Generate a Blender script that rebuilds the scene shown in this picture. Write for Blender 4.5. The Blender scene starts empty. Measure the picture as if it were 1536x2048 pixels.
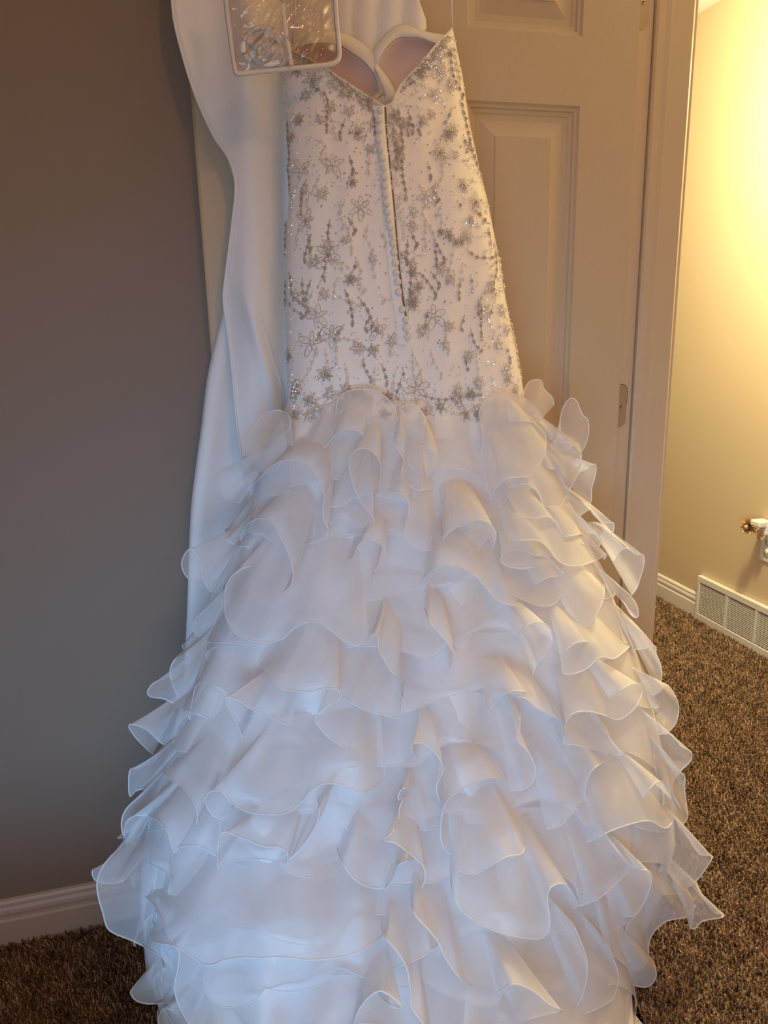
import bpy, bmesh, math, random
import numpy as np
from mathutils import Vector
from mathutils.bvhtree import BVHTree

random.seed(7); rng = np.random.default_rng(7)
sc = bpy.context.scene
COL = sc.collection
# ------------------------------------------------------------------ camera
FPX = 1480.0
PSI, TH, RO = (math.radians(a) for a in (14.5, 14.25, 1.37))
CAM = np.array([0.0, 0.0, 1.28])
FW = np.array([math.sin(PSI)*math.cos(TH), math.cos(PSI)*math.cos(TH), -math.sin(TH)])
_R0 = np.array([math.cos(PSI), -math.sin(PSI), 0.0]); _U0 = np.cross(_R0, FW)
RT = math.cos(RO)*_R0 - math.sin(RO)*_U0
UP = math.cos(RO)*_U0 + math.sin(RO)*_R0
cd = bpy.data.cameras.new('camera'); cam = bpy.data.objects.new('camera', cd); COL.objects.link(cam)
cd.sensor_fit = 'VERTICAL'; cd.sensor_height = 24.0; cd.lens = FPX/2048*24.0; cd.clip_start = 0.02
from mathutils import Matrix
M = Matrix(((RT[0], UP[0], -FW[0], CAM[0]), (RT[1], UP[1], -FW[1], CAM[1]), (RT[2], UP[2], -FW[2], CAM[2]), (0, 0, 0, 1)))
cam.matrix_world = M
sc.camera = cam
# ------------------------------------------------------------------ world, lights, exposure
sc.view_settings.view_transform = 'Standard'; sc.view_settings.look = 'None'
sc.view_settings.gamma = 1.0; sc.view_settings.use_curve_mapping = False
sc.view_settings.exposure = -0.17
try:
    sc.cycles.transparent_max_bounces = 32
    sc.cycles.max_bounces = 10
    sc.cycles.diffuse_bounces = 5
    sc.cycles.transmission_bounces = 8
except Exception: pass
w = bpy.data.worlds.new('world'); sc.world = w; w.use_nodes = True
bg = w.node_tree.nodes['Background']; bg.inputs[0].default_value = (1.0, 0.80, 0.62, 1); bg.inputs[1].default_value = 0.01

def area(name, loc, target, sx, sy, power, col, spread=180):
    l = bpy.data.lights.new(name, 'AREA'); l.shape = 'RECTANGLE'; l.size = sx; l.size_y = sy
    l.energy = power; l.color = col; l.spread = math.radians(spread)
    o = bpy.data.objects.new(name, l); COL.objects.link(o); o.location = loc
    o.rotation_euler = (Vector(target)-Vector(loc)).to_track_quat('-Z', 'Y').to_euler()
    return o
def bulb(name, loc, power, col, r):
    l = bpy.data.lights.new(name, 'POINT'); l.energy = power; l.color = col; l.shadow_soft_size = r
    o = bpy.data.objects.new(name, l); COL.objects.link(o); o.location = loc
    return o
area('window_daylight', (-0.55, -1.27, 0.80), (0.25, 1.2, 0.30), 1.5, 0.85, 9.0, (0.68, 0.83, 0.94), 110)
area('window_blue_fill', (-0.75, -1.26, 0.58), (0.10, 1.05, 0.25), 1.0, 0.42, 5.5, (0.10, 0.48, 1.0), 60)  # second lamp in the same window, added to tint the lower skirt blue
bulb('bedroom_bulb', (0.42, -0.35, 2.15), 13.0, (1.0, 0.45, 0.20), 0.07)
bulb('hall_bulb', (1.63, 1.87, 1.95), 118.0, (1.0, 0.84, 0.48), 0.08)

# ------------------------------------------------------------------ helpers
def ray(px, py):
    return FW + RT*((px-768)/FPX) - UP*((py-1024)/FPX)
def onY(px, py, y):
    d = ray(px, py); return CAM + d*(y/d[1])
def rest(px, py, y, zmin=.022):
    """like onY, but cloth that would sink into the floor lies on it instead"""
    d = ray(px, py); p = CAM + d*(y/d[1])
    return p if p[2] >= zmin else CAM + d*((zmin-CAM[2])/d[2])
def onX(px, py, x):
    d = ray(px, py); return CAM + d*(x/d[0])
def project(P):
    v = np.asarray(P) - CAM; z = v@FW
    return 768+FPX*(v@RT)/z, 1024-FPX*(v@UP)/z, z

def tag(o, label=None, cat=None, group=None, kind=None):
    if label: o['label'] = label
    if cat: o['category'] = cat
    if group: o['group'] = group
    if kind: o['kind'] = kind
    return o
def empty(name, loc=(0, 0, 0)):
    o = bpy.data.objects.new(name, None); COL.objects.link(o); o.location = loc; o.empty_display_size = 0.05
    return o
def link(name, me, mat=None, parent=None, smooth=True):
    o = bpy.data.objects.new(name, me); COL.objects.link(o)
    if mat is not None and len(me.materials) == 0: me.materials.append(mat)
    if smooth and len(me.polygons): me.polygons.foreach_set('use_smooth', [True]*len(me.polygons))
    if parent is not None:
        o.parent = parent
        p = parent; off = Vector((0, 0, 0))
        while p is not None: off += p.location; p = p.parent
        o.location = -off
    return o
def mesh(name, verts, faces):
    me = bpy.data.meshes.new(name)
    me.from_pydata([tuple(map(float, v)) for v in verts], [], faces); me.update()
    return me
def grid(name, P, mat, parent=None, closed=False):
    n, m = P.shape[:2]; f = []
    for i in range(n-1+(1 if closed else 0)):
        a = i*m; b = ((i+1) % n)*m
        for j in range(m-1): f.append((a+j, b+j, b+j+1, a+j+1))
    return link(name, mesh(name, P.reshape(-1, 3), f), mat, parent)
class MB:
    def __init__(s): s.v = []; s.f = []
    def add(s, v, f):
        k = len(s.v); s.v += [tuple(map(float, p)) for p in v]; s.f += [tuple(i+k for i in q) for q in f]
    def box(s, x0, x1, y0, y1, z0, z1):
        v = [(x, y, z) for x in (x0, x1) for y in (y0, y1) for z in (z0, z1)]
        s.add(v, [(0, 1, 3, 2), (4, 6, 7, 5), (0, 4, 5, 1), (2, 3, 7, 6), (0, 2, 6, 4), (1, 5, 7, 3)])
    def tube(s, pts, r, k=5, cap=True):
        pts = np.asarray(pts, float); n = len(pts)
        if n < 2: return
        T = np.gradient(pts, axis=0); T /= np.maximum(np.linalg.norm(T, axis=1, keepdims=True), 1e-9)
        ref = np.array([0.13, 0.9, 0.31]); v = []
        r = np.broadcast_to(np.asarray(r, float), (n,))
        u = np.cross(T[0], ref); u /= max(np.linalg.norm(u), 1e-9)
        for i in range(n):
            u = u - T[i]*(u@T[i]); u /= max(np.linalg.norm(u), 1e-9); w2 = np.cross(T[i], u)
            for j in range(k):
                a = 2*math.pi*j/k; v.append(pts[i]+r[i]*(math.cos(a)*u+math.sin(a)*w2))
        f = [(i*k+j, i*k+(j+1) % k, (i+1)*k+(j+1) % k, (i+1)*k+j) for i in range(n-1) for j in range(k)]
        if cap: f += [tuple(range(k))[::-1], tuple(range((n-1)*k, n*k))]
        s.add(v, f)
    def lathe(s, prof, c, axis, k=16, up=None):
        axis = np.asarray(axis, float); axis /= np.linalg.norm(axis)
        ref = np.array([0, 0, 1.0]) if abs(axis[2]) < .9 else np.array([1.0, 0, 0])
        u = np.cross(axis, ref); u /= np.linalg.norm(u); w2 = np.cross(axis, u); v = []
        for (r, h) in prof:
            for j in range(k):
                a = 2*math.pi*j/k; v.append(np.asarray(c)+axis*h+r*(math.cos(a)*u+math.sin(a)*w2))
        n = len(prof)
        s.add(v, [(i*k+j, i*k+(j+1) % k, (i+1)*k+(j+1) % k, (i+1)*k+j) for i in range(n-1) for j in range(k)])
    def blob(s, c, r, u=None, n=None, w2=None, su=1.0, sn=1.0):
        """octahedral gem stretched su along u, sn along n"""
        if u is None: u = np.array([1, 0, 0.]); n = np.array([0, 1, 0.])
        w2 = np.cross(u, n)
        v = [c+u*r*su, c-u*r*su, c+w2*r, c-w2*r, c+n*r*sn, c-n*r*sn]
        s.add(v, [(0, 2, 4), (2, 1, 4), (1, 3, 4), (3, 0, 4), (2, 0, 5), (1, 2, 5), (3, 1, 5), (0, 3, 5)])
    def obj(s, name, mat, parent=None, smooth=False, bevel=0, seg=2):
        o = link(name, mesh(name, s.v, s.f), mat, parent, smooth)
        if bevel:
            b = o.modifiers.new('bevel', 'BEVEL'); b.width = bevel; b.segments = seg; b.limit_method = 'ANGLE'
        return o
def spline(pts, per=8, closed=False):
    P = np.asarray(pts, float); n = len(P); out = []
    g = lambda i: P[min(max(i, 0), n-1)]
    for i in range(n-1):
        p0, p1, p2, p3 = g(i-1), g(i), g(i+1), g(i+2)
        for k in range(per):
            t = k/per
            out.append(.5*((2*p1)+(-p0+p2)*t+(2*p0-5*p1+4*p2-p3)*t*t+(-p0+3*p1-3*p2+p3)*t**3))
    out.append(P[-1]); return np.array(out)
def resample(P, n):
    P = np.asarray(P, float); d = np.r_[0, np.cumsum(np.linalg.norm(np.diff(P, axis=0), axis=1))]
    t = np.linspace(0, d[-1], n); return np.stack([np.interp(t, d, P[:, k]) for k in range(P.shape[1])], 1)

# ------------------------------------------------------------------ materials
def mat(name, col, rough=0.6, metal=0.0, spec=0.5, noise=None, bump=None, sheen=0.0):
    m = bpy.data.materials.new(name); m.use_nodes = True; nt = m.node_tree; b = nt.nodes['Principled BSDF']
    b.inputs['Base Color'].default_value = (*col, 1); b.inputs['Roughness'].default_value = rough
    b.inputs['Metallic'].default_value = metal; b.inputs['Specular IOR Level'].default_value = spec
    b.inputs['Sheen Weight'].default_value = sheen
    tc = nt.nodes.new('ShaderNodeTexCoord')
    if noise:
        sca, amt = noise
        n = nt.nodes.new('ShaderNodeTexNoise'); n.inputs['Scale'].default_value = sca; n.inputs['Detail'].default_value = 4
        nt.links.new(tc.outputs['Object'], n.inputs['Vector'])
        r = nt.nodes.new('ShaderNodeValToRGB')
        r.color_ramp.elements[0].position = .3; r.color_ramp.elements[1].position = .7
        r.color_ramp.elements[0].color = (*[c*(1-amt) for c in col], 1); r.color_ramp.elements[1].color = (*[min(1, c*(1+amt)) for c in col], 1)
        nt.links.new(n.outputs['Fac'], r.inputs['Fac']); nt.links.new(r.outputs['Color'], b.inputs['Base Color'])
    if bump:
        sca, st, vec = bump
        mp = nt.nodes.new('ShaderNodeMapping'); mp.inputs['Scale'].default_value = vec
        n = nt.nodes.new('ShaderNodeTexNoise'); n.inputs['Scale'].default_value = sca; n.inputs['Detail'].default_value = 3
        bp = nt.nodes.new('ShaderNodeBump'); bp.inputs['Strength'].default_value = st; bp.inputs['Distance'].default_value = .002
        nt.links.new(tc.outputs['Object'], mp.inputs['Vector']); nt.links.new(mp.outputs[0], n.inputs['Vector'])
        nt.links.new(n.outputs['Fac'], bp.inputs['Height']); nt.links.new(bp.outputs[0], b.inputs['Normal'])
    return m
def sheer(name, col, opac, trans=0.4, rough=.5, edge=0.5):
    m = bpy.data.materials.new(name); m.use_nodes = True; nt = m.node_tree; N = nt.nodes; Lk = nt.links
    N.remove(N['Principled BSDF']); out = N['Material Output']
    d = N.new('ShaderNodeBsdfDiffuse'); d.inputs[0].default_value = (*col, 1)
    t = N.new('ShaderNodeBsdfTranslucent'); t.inputs[0].default_value = (*col, 1)
    a = N.new('ShaderNodeMixShader'); a.inputs[0].default_value = trans
    Lk.new(d.outputs[0], a.inputs[1]); Lk.new(t.outputs[0], a.inputs[2])
    tr = N.new('ShaderNodeBsdfTransparent')
    mx = N.new('ShaderNodeMixShader')
    # weave: slight variation of thread density
    tc = N.new('ShaderNodeTexCoord'); ns = N.new('ShaderNodeTexNoise'); ns.inputs['Scale'].default_value = 18; ns.inputs['Detail'].default_value = 2
    Lk.new(tc.outputs['Object'], ns.inputs['Vector'])
    lw = N.new('ShaderNodeLayerWeight'); lw.inputs[0].default_value = .35
    ma = N.new('ShaderNodeMath'); ma.operation = 'MULTIPLY_ADD'; Lk.new(lw.outputs['Facing'], ma.inputs[0]); ma.inputs[1].default_value = edge; ma.inputs[2].default_value = opac-.06
    mb = N.new('ShaderNodeMath'); mb.operation = 'MULTIPLY_ADD'; Lk.new(ns.outputs['Fac'], mb.inputs[0]); mb.inputs[1].default_value = .12; mb.use_clamp = True
    Lk.new(ma.outputs[0], mb.inputs[2]); Lk.new(mb.outputs[0], mx.inputs[0])
    Lk.new(tr.outputs[0], mx.inputs[1]); Lk.new(a.outputs[0], mx.inputs[2]); Lk.new(mx.outputs[0], out.inputs[0])
    return m
WALL = mat('painted_wall_taupe', (.285, .208, .160), .75, noise=(2.0, .02), bump=(260, .08, (1, 1, 1)))
HALL = mat('painted_wall_cream', (.68, .555, .36), .7, noise=(2.0, .02), bump=(260, .08, (1, 1, 1)))
CEIL = mat('ceiling_white', (.75, .72, .67), .9, bump=(150, .2, (1, 1, 1)))
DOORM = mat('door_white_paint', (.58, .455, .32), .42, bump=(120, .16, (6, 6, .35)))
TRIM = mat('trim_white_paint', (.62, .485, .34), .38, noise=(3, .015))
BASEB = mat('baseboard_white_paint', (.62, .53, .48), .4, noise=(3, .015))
METAL = mat('brushed_brass_nickel', (.55, .44, .32), .38, metal=.6)
SCREW = mat('screw_metal', (.5, .42, .33), .3, metal=.9)
DARK = mat('dark_recess', (.02, .017, .014), .8)
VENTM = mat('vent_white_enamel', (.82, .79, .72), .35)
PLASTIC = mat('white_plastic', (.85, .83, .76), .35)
SATIN = mat('satin_white', (.92, .86, .81), .42, spec=.35, sheen=.3, noise=(14, .012))
LINING = mat('underskirt_white', (.80, .775, .77), .6, sheen=.2, noise=(9, .02))
PINK = mat('cup_lining_blush', (.70, .545, .53), .7, sheen=.2, noise=(9, .02))
FACING = mat('facing_ivory', (.80, .745, .70), .55, sheen=.2, noise=(20, .015))
BAGM = mat('garment_bag_fabric', (.86, .83, .83), .7, sheen=.25, bump=(500, .12, (1, 1, 1)))
BUTTON = mat('covered_button_satin', (.74, .73, .72), .42, sheen=.3)
ORG = sheer('organza_white', (.93, .92, .93), .40, trans=.34, edge=.36)
HEMM = sheer('organza_hem', (.94, .93, .94), .74, trans=.2, edge=.1)
NET = sheer('tulle_overlay', (.80, .76, .72), .35, trans=.2, edge=.2)
BEAD = mat('crystal_bead', (.95, .88, .80), .2, metal=.35, spec=.8)
BEAD2 = mat('silver_bead', (.62, .54, .47), .25, metal=.5)
THREAD = mat('silver_thread', (.50, .43, .38), .5, metal=.3)
GOLD = mat('gold_foil', (.62, .42, .18), .25, metal=.9)
def glassy(name, col, mixf=.12, rough=.05):
    m = bpy.data.materials.new(name); m.use_nodes = True; nt = m.node_tree; N = nt.nodes; N.remove(N['Principled BSDF'])
    tr = N.new('ShaderNodeBsdfTransparent'); tr.inputs[0].default_value = (*col, 1)
    g = N.new('ShaderNodeBsdfGlossy'); g.inputs['Roughness'].default_value = rough
    f = N.new('ShaderNodeFresnel'); f.inputs[0].default_value = 1.5
    ma = N.new('ShaderNodeMath'); ma.operation = 'ADD'; nt.links.new(f.outputs[0], ma.inputs[0]); ma.inputs[1].default_value = mixf; ma.use_clamp = True
    mx = N.new('ShaderNodeMixShader'); nt.links.new(ma.outputs[0], mx.inputs[0])
    nt.links.new(tr.outputs[0], mx.inputs[1]); nt.links.new(g.outputs[0], mx.inputs[2]); nt.links.new(mx.outputs[0], N['Material Output'].inputs[0])
    return m
VINYL = glassy('clear_vinyl', (.93, .90, .88), .03, .06)
GLASS = glassy('clear_glass', (.92, .92, .88), .08, .03)
OIL = mat('orange_oil', (.75, .22, .03), .2)

# carpet
CARPET = bpy.data.materials.new('carpet_brown'); CARPET.use_nodes = True
nt = CARPET.node_tree; b = nt.nodes['Principled BSDF']; b.inputs['Roughness'].default_value = .85; b.inputs['Specular IOR Level'].default_value = .15
at = nt.nodes.new('ShaderNodeAttribute'); at.attribute_name = 'tone'
cr = nt.nodes.new('ShaderNodeValToRGB'); e = cr.color_ramp.elements
e[0].position = 0; e[0].color = (.10, .060, .035, 1); e[1].position = 1; e[1].color = (.80, .57, .39, 1)
e2 = e.new(.45); e2.color = (.34, .22, .137, 1); e3 = e.new(.8); e3.color = (.58, .395, .255, 1)
nt.links.new(at.outputs['Fac'], cr.inputs[0]); nt.links.new(cr.outputs[0], b.inputs['Base Color'])
CARPETBASE = mat('carpet_backing', (.22, .145, .09), .95, noise=(160, .6), bump=(200, 1.0, (1, 1, 1)))

# ------------------------------------------------------------------ the room
WY = 1.498; HX = 2.078
def struct(name, mb, m, parent=None, bevel=0):
    o = mb.obj(name, m, parent, bevel=bevel)
    if parent is None: o['kind'] = 'structure'
    return o
m_ = MB(); m_.box(-1.5, HX, -1.3, 4.6, -.05, 0); floor = struct('floor', m_, CARPETBASE)
m_ = MB(); m_.box(-1.5, HX, -1.3, 4.6, 2.44, 2.50); struct('ceiling', m_, CEIL)
m_ = MB(); m_.box(-1.5, 1.058, WY, WY+.12, 0, 2.44); struct('wall_front', m_, WALL)
m_ = MB(); m_.box(HX, HX+.1, -1.3, 4.6, 0, 2.44); struct('wall_right', m_, HALL)
m_ = MB(); m_.box(-1.5, HX, 4.6, 4.7, 0, 2.44); struct('wall_back_hall', m_, HALL)
m_ = MB(); wx0, wx1, wz0, wz1 = -1.32, .22, .36, 1.24
m_.box(-1.5, wx0, -1.4, -1.3, 0, 2.44); m_.box(wx1, HX, -1.4, -1.3, 0, 2.44); m_.box(wx0, wx1, -1.4, -1.3, 0, wz0); m_.box(wx0, wx1, -1.4, -1.3, wz1, 2.44); struct('wall_rear', m_, WALL)
m_ = MB()
m_.box(-1.6, -1.5, -1.4, 4.6, 0, 2.44)
struct('wall_left', m_, WALL)
m_ = MB()
for a in ((wx0-.06, wx0, wz0-.06, wz1+.06), (wx1, wx1+.06, wz0-.06, wz1+.06), (wx0, wx1, wz0-.06, wz0), (wx0, wx1, wz1, wz1+.06)):
    m_.box(a[0], a[1], -1.4, -1.28, a[2], a[3])
struct('window_1', m_, TRIM)
# unseen bedlike block, added behind the photographer to keep daylight off the floor
bed_blocker = empty('bed_blocker', (-.75, -.45, 0)); tag(bed_blocker, 'unseen grey bedlike block added behind the camera to hold back daylight', 'bed_blocker')
BLANK = mat('blocker_grey', (.32, .28, .26), .9, noise=(30, .1))
m_ = MB(); m_.box(-1.45, -.12, -1.15, .22, .06, .24); m_.obj('blocker_frame', mat('blocker_wood', (.16, .09, .05), .5, noise=(8, .2)), bed_blocker, bevel=.01)
m_ = MB(); m_.box(-1.43, -.14, -1.13, .20, .24, .44); m_.obj('blocker_top', BLANK, bed_blocker, bevel=.05, seg=4)

# baseboards: moulded profile swept along the wall
PROF = [(0, 0), (.014, 0), (.014, .062), (.0125, .0655), (.0105, .067), (.0105, .074), (.0125, .080), (.0115, .088), (.0085, .0925), (.0075, .095), (.0095, .0975), (.009, .103), (.006, .108), (0, .110)]
def sweep(name, A, B, nrm, mm, prof=PROF):
    A, B, nrm = map(np.array, (A, B, nrm)); v = []
    for P in (A, B):
        for (o_, z) in prof: v.append(P+nrm*o_+np.array([0, 0, z]))
    k = len(prof); f = [(i, i+1, k+i+1, k+i) for i in range(k-1)]+[tuple(range(k)), tuple(range(k, 2*k))[::-1]]
    o = link(name, mesh(name, v, f), mm, smooth=False); o['kind'] = 'structure'; return o
sweep('baseboard_front', (-1.5, WY, 0), (.03, WY, 0), (0, -1, 0), BASEB)
sweep('baseboard_right', (HX, 4.6, 0), (HX, 2.588, 0), (-1, 0, 0), VENTM)
sweep('baseboard_right_near', (HX, 1.9, 0), (HX, -1.3, 0), (-1, 0, 0), VENTM)

# jamb strip, casing
JX0, JX1 = .90, .977
m_ = MB(); m_.box(JX0, .968, 1.486, WY, 0, 2.06); struct('trim_1', m_, TRIM, bevel=.0015)
m_ = MB()
cx0, cx1 = .970, 1.056
prof = [(cx0, 1.4975), (cx0, 1.480), (cx0+.004, 1.4765), (cx0+.02, 1.4755), (cx0+.030, 1.4735), (cx0+.036, 1.4735), (cx1-.006, 1.4715), (cx1, 1.4755), (cx1, 1.4975)]
v = [(x, y, z) for z in (0, 2.12) for (x, y) in prof]; k = len(prof)
m_.add(v, [(i, i+1, k+i+1, k+i) for i in range(k-1)]+[tuple(range(k))[::-1], tuple(range(k, 2*k))])
struct('trim_2', m_, TRIM)
m_ = MB(); m_.box(1.058, 1.066, 1.480, WY+.13, 0, 2.44); struct('trim_3', m_, TRIM, bevel=.002)

# the six-panel door
DY = 1.455; DT = .032
dx0 = onY(408, 470, DY)[0]; dx1 = onY(1258, 435, DY)[0]
door = empty('door_1', ((dx0+dx1)/2, DY+DT/2, .01)); door['kind'] = 'structure'
tag(door, None)
pr = onY(1149, 500, DY)[0]; stile = dx1-pr
pL = onY(934, 230, DY)[0]
cols = [(dx0+stile, dx0+stile+(pr-pL)), (pL, pr)]
zt1 = onY(1158, 212, DY)[2]; zb0 = onY(1165, 73, DY)[2]
rows = [(zb0, 1.925), (1.00, zt1), (.24, .82)]
cols[0] = (dx0+stile, pL-.10 if pL-.10 > dx0+stile+.1 else cols[0][1])
m_ = MB()
m_.box(dx0, cols[0][0], DY, DY+DT, .012, 2.03); m_.box(pr, dx1, DY, DY+DT, .012, 2.03); m_.box(cols[0][1], pL, DY, DY+DT, .012, 2.03)
for (xa, xb) in cols:
    zz = [.012]+[z for r in reversed(rows) for z in r]+[2.03]
    for i in range(0, len(zz), 2): m_.box(xa, xb, DY, DY+DT, zz[i], zz[i+1])
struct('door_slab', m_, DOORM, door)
# visible rounded arris on the free edge of the slab
m_ = MB(); m_.tube([(dx0, DY+.004, .012), (dx0, DY+.004, 2.03)], .0045, 8); m_.obj('edge_bead', DOORM, door, True)
def panel(x0, x1, z0, z1):
    prof = [(0, 0), (.004, .005), (.009, .006), (.011, .010), (.017, .011), (.020, .0135), (.030, .0135), (.034, .012), (.058, .004), (.060, .002)]
    v = []; f = []
    for (i, d) in prof: v += [(x0+i, DY+d, z0+i), (x1-i, DY+d, z0+i), (x1-i, DY+d, z1-i), (x0+i, DY+d, z1-i)]
    for k in range(len(prof)-1):
        for j in range(4): f.append((4*k+j, 4*k+(j+1) % 4, 4*k+4+(j+1) % 4, 4*k+4+j))
    n = 4*(len(prof)-1); f.append((n, n+1, n+2, n+3))
    return link('panel', mesh('panel', v, f), DOORM, door, False)
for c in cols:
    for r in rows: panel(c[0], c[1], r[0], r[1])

# hinge leaves on the jamb
def hinge(zc, hh, name='door_hinge', lab=None):
    root = empty(name, (.935, 1.4855, zc)); tag(root, lab, 'hinge', 'rounded hinge leaves on the jamb beside the door')
    m = MB(); r = .016; xr = .9555; yf = 1.4845; pts = []
    for a in range(0, 7): pts.append((xr-r+r*math.cos(math.pi/2*a/6), zc+hh-r+r*math.sin(math.pi/2*a/6)))
    pts += [(.915, zc+hh), (.915, zc-hh)]
    for a in range(0, 7): pts.append((xr-r+r*math.sin(math.pi/2*a/6), zc-hh+r-r*math.cos(math.pi/2*a/6)))
    k = len(pts); v = [(x, yf, z) for x, z in pts]+[(x, 1.486, z) for x, z in pts]
    m.add(v, [tuple(range(k))]+[(i, k+i, k+(i+1) % k, (i+1) % k) for i in range(k)])
    m.obj('hinge_leaf', METAL, root)
    g = MB(); q = [(x+.0006, 1.4858, z) for x, z in pts]
    g.tube(q[:8][::-1][1:]+[(xr+.0008, 1.4856, zc+.0)] if False else [(xr+.0007, 1.4856, zc+.005), (xr+.0007, 1.4856, zc+hh-r)]+[(x+.0006, 1.4856, z+.0004) for x, z in pts[:7]], .0008, 5)
    g.obj('mortise_gap', DARK, root, True)
    for (sx, sz) in ((.9405, .0), (.929, hh-.014), (.929, -hh+.014)):
        s = MB(); s.lathe([(.0052, -.0002), (.0052, .0008), (.0042, .0012), (.0038, .0004)], (sx, yf, zc+sz), (0, -1, 0), 16)
        s.lathe([(.0038, .0005), (.0030, .0010), (0.0001, .0011)], (sx, yf, zc+sz), (0, -1, 0), 14)
        so = s.obj('screw', SCREW, root, True)
        x_ = MB(); x_.box(sx-.0018, sx+.0018, yf-.0016, yf-.001, zc+sz-.0006, zc+sz+.0006); x_.box(sx-.0006, sx+.0006, yf-.0016, yf-.001, zc+sz-.0018, zc+sz+.0018)
        x_.obj('cross_slot', DARK, so)
pz = onY(1240, 812, 1.4845)[2]
hinge(pz, .048, lab='metal hinge leaf with rounded corners halfway up the jamb, three screws')
hinge(pz+.80, .048, lab='metal hinge leaf at the top edge of the photo on the jamb')

# floor vent register on the hall wall
VY1, VY0, VH = 2.583, 1.72, .200
vent = empty('wall_vent', (HX-.01, (VY0+VY1)/2, 0)); tag(vent, 'long white wall vent with rows of horizontal louvres at the hall baseboard', 'vent')
vx = HX-.022
nsec = 5; secw = (VY1-VY0-.03)/nsec
m = MB(); m.box(vx, HX-.001, VY0, VY1, 0, .034); m.box(vx, HX-.001, VY0, VY1, .172, VH)
bars = []
for i in range(nsec+1):
    yb = VY1-.018-i*secw
    bars.append(yb)
m.box(vx, HX-.001, bars[0], VY1, .034, .172); m.box(vx, HX-.001, VY0, bars[-1], .034, .172)
m.obj('vent_frame', VENTM, vent, bevel=.003)
m = MB(); m.box(HX-.004, HX-.002, VY0+.01, VY1-.01, .03, .175); m.obj('vent_back', DARK, vent)
for i in range(1, nsec):
    m = MB(); m.box(vx+.001, HX-.003, bars[i]-.006, bars[i]+.006, .034, .172); m.obj('vent_mullion', VENTM, vent)
slat_me = None; NS = 17
for i in range(nsec):
    y1_, y0_ = bars[i]-(.006 if i else 0), bars[i+1]+(.006 if i < nsec-1 else 0)
    L2 = (y1_-y0_)
    for s in range(NS):
        z = .038+(s+.5)*(.134-.004)/NS
        if slat_me is None:
            mm = MB(); mm.add([(-.006, 0, .0015), (-.006, 1, .0015), (.007, 1, -.0022), (.007, 0, -.0022), (-.006, 0, .0036), (-.006, 1, .0036), (.007, 1, -.0006), (.007, 0, -.0006)],
                              [(0, 3, 2, 1), (4, 5, 6, 7), (0, 1, 5, 4), (1, 2, 6, 5), (2, 3, 7, 6), (3, 0, 4, 7)])
            mm.v = [(x*.42, y, (.0011 if i > 3 else -.0011)-x*.12) for i, (x, y, z) in enumerate(mm.v)]
            slat_me = mesh('slat', mm.v, mm.f); slat_me.materials.append(VENTM)
        o = bpy.data.objects.new('slat', slat_me); COL.objects.link(o); o.parent = vent
        o.location = Vector((vx+.0055, y0_, z))-vent.location; o.scale = (-1, L2, 1)

# outlet and plug-in air freshener
oy, oz = onX(1537, 1095, HX)[1], onX(1537, 1095, HX)[2]
outlet = empty('wall_outlet', (HX, oy, oz)); tag(outlet, 'white electrical outlet plate on the cream hall wall above the vent', 'outlet')
m = MB(); m.box(HX-.006, HX, oy-.040, oy+.035, oz-.057, oz+.057); m.obj('cover_plate', PLASTIC, outlet, bevel=.003)
for dz in (-.022, .022):
    m = MB(); m.lathe([(.016, 0), (.016, .002), (.0001, .0022)], (HX-.006, oy-.002, oz+dz), (-1, 0, 0), 20); so = m.obj('socket_face', PLASTIC, outlet, True)
    m = MB(); m.box(HX-.0088, HX-.0078, oy-.009, oy-.007, oz+dz-.003, oz+dz+.005); m.box(HX-.0088, HX-.0078, oy+.004, oy+.006, oz+dz-.003, oz+dz+.005); m.obj('slot', DARK, so)
c = onX(1504, 1053, HX-.050); fy, fz = c[1], c[2]
fr = empty('air_freshener', (HX-.03, fy, fz-.04)); tag(fr, 'plug-in air freshener with orange oil bottle on the hall wall', 'air freshener')
m = MB(); m.box(HX-.062, HX-.007, oy-.01, fy+.0, fz+.006, fz+.030); m.box(HX-.030, HX-.007, oy-.012, oy+.02, fz-.025, fz+.02)
m.obj('housing', PLASTIC, fr, bevel=.006, seg=3)
bc = onX(1522, 1068, HX-.036)
m = MB(); m.lathe([(.006, .03), (.006, .020), (.013, .012), (.0145, -.004), (.013, -.020), (.0001, -.0205)], (bc[0], bc[1], bc[2]), (0, 0, 1), 18); m.obj('glass_bottle', GLASS, fr, True)
m = MB(); m.lathe([(.0001, -.010), (.0115, -.010), (.0115, -.018), (.0001, -.0185)], (bc[0], bc[1], bc[2]), (0, 0, 1), 18); m.obj('scented_oil', OIL, fr, True)
m = MB(); m.tube([(bc[0], bc[1], bc[2]-.018), (bc[0], bc[1], bc[2]+.028)], .002, 6); m.obj('wick', OIL, fr, True)
fl = empty('gold_flower', (c[0], fy, fz)); tag(fl, 'gold tinsel flower ornament with spiky petals on the air freshener', 'ornament')
m = MB(); cc = np.array([c[0]-.006, fy+.004, fz+.0]); ax = np.array([-.97, -.22, 0.0]); ax /= np.linalg.norm(ax)
u_ = np.cross(ax, [0, 0, 1.0]); w_ = np.cross(ax, u_)
pet = []
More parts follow.
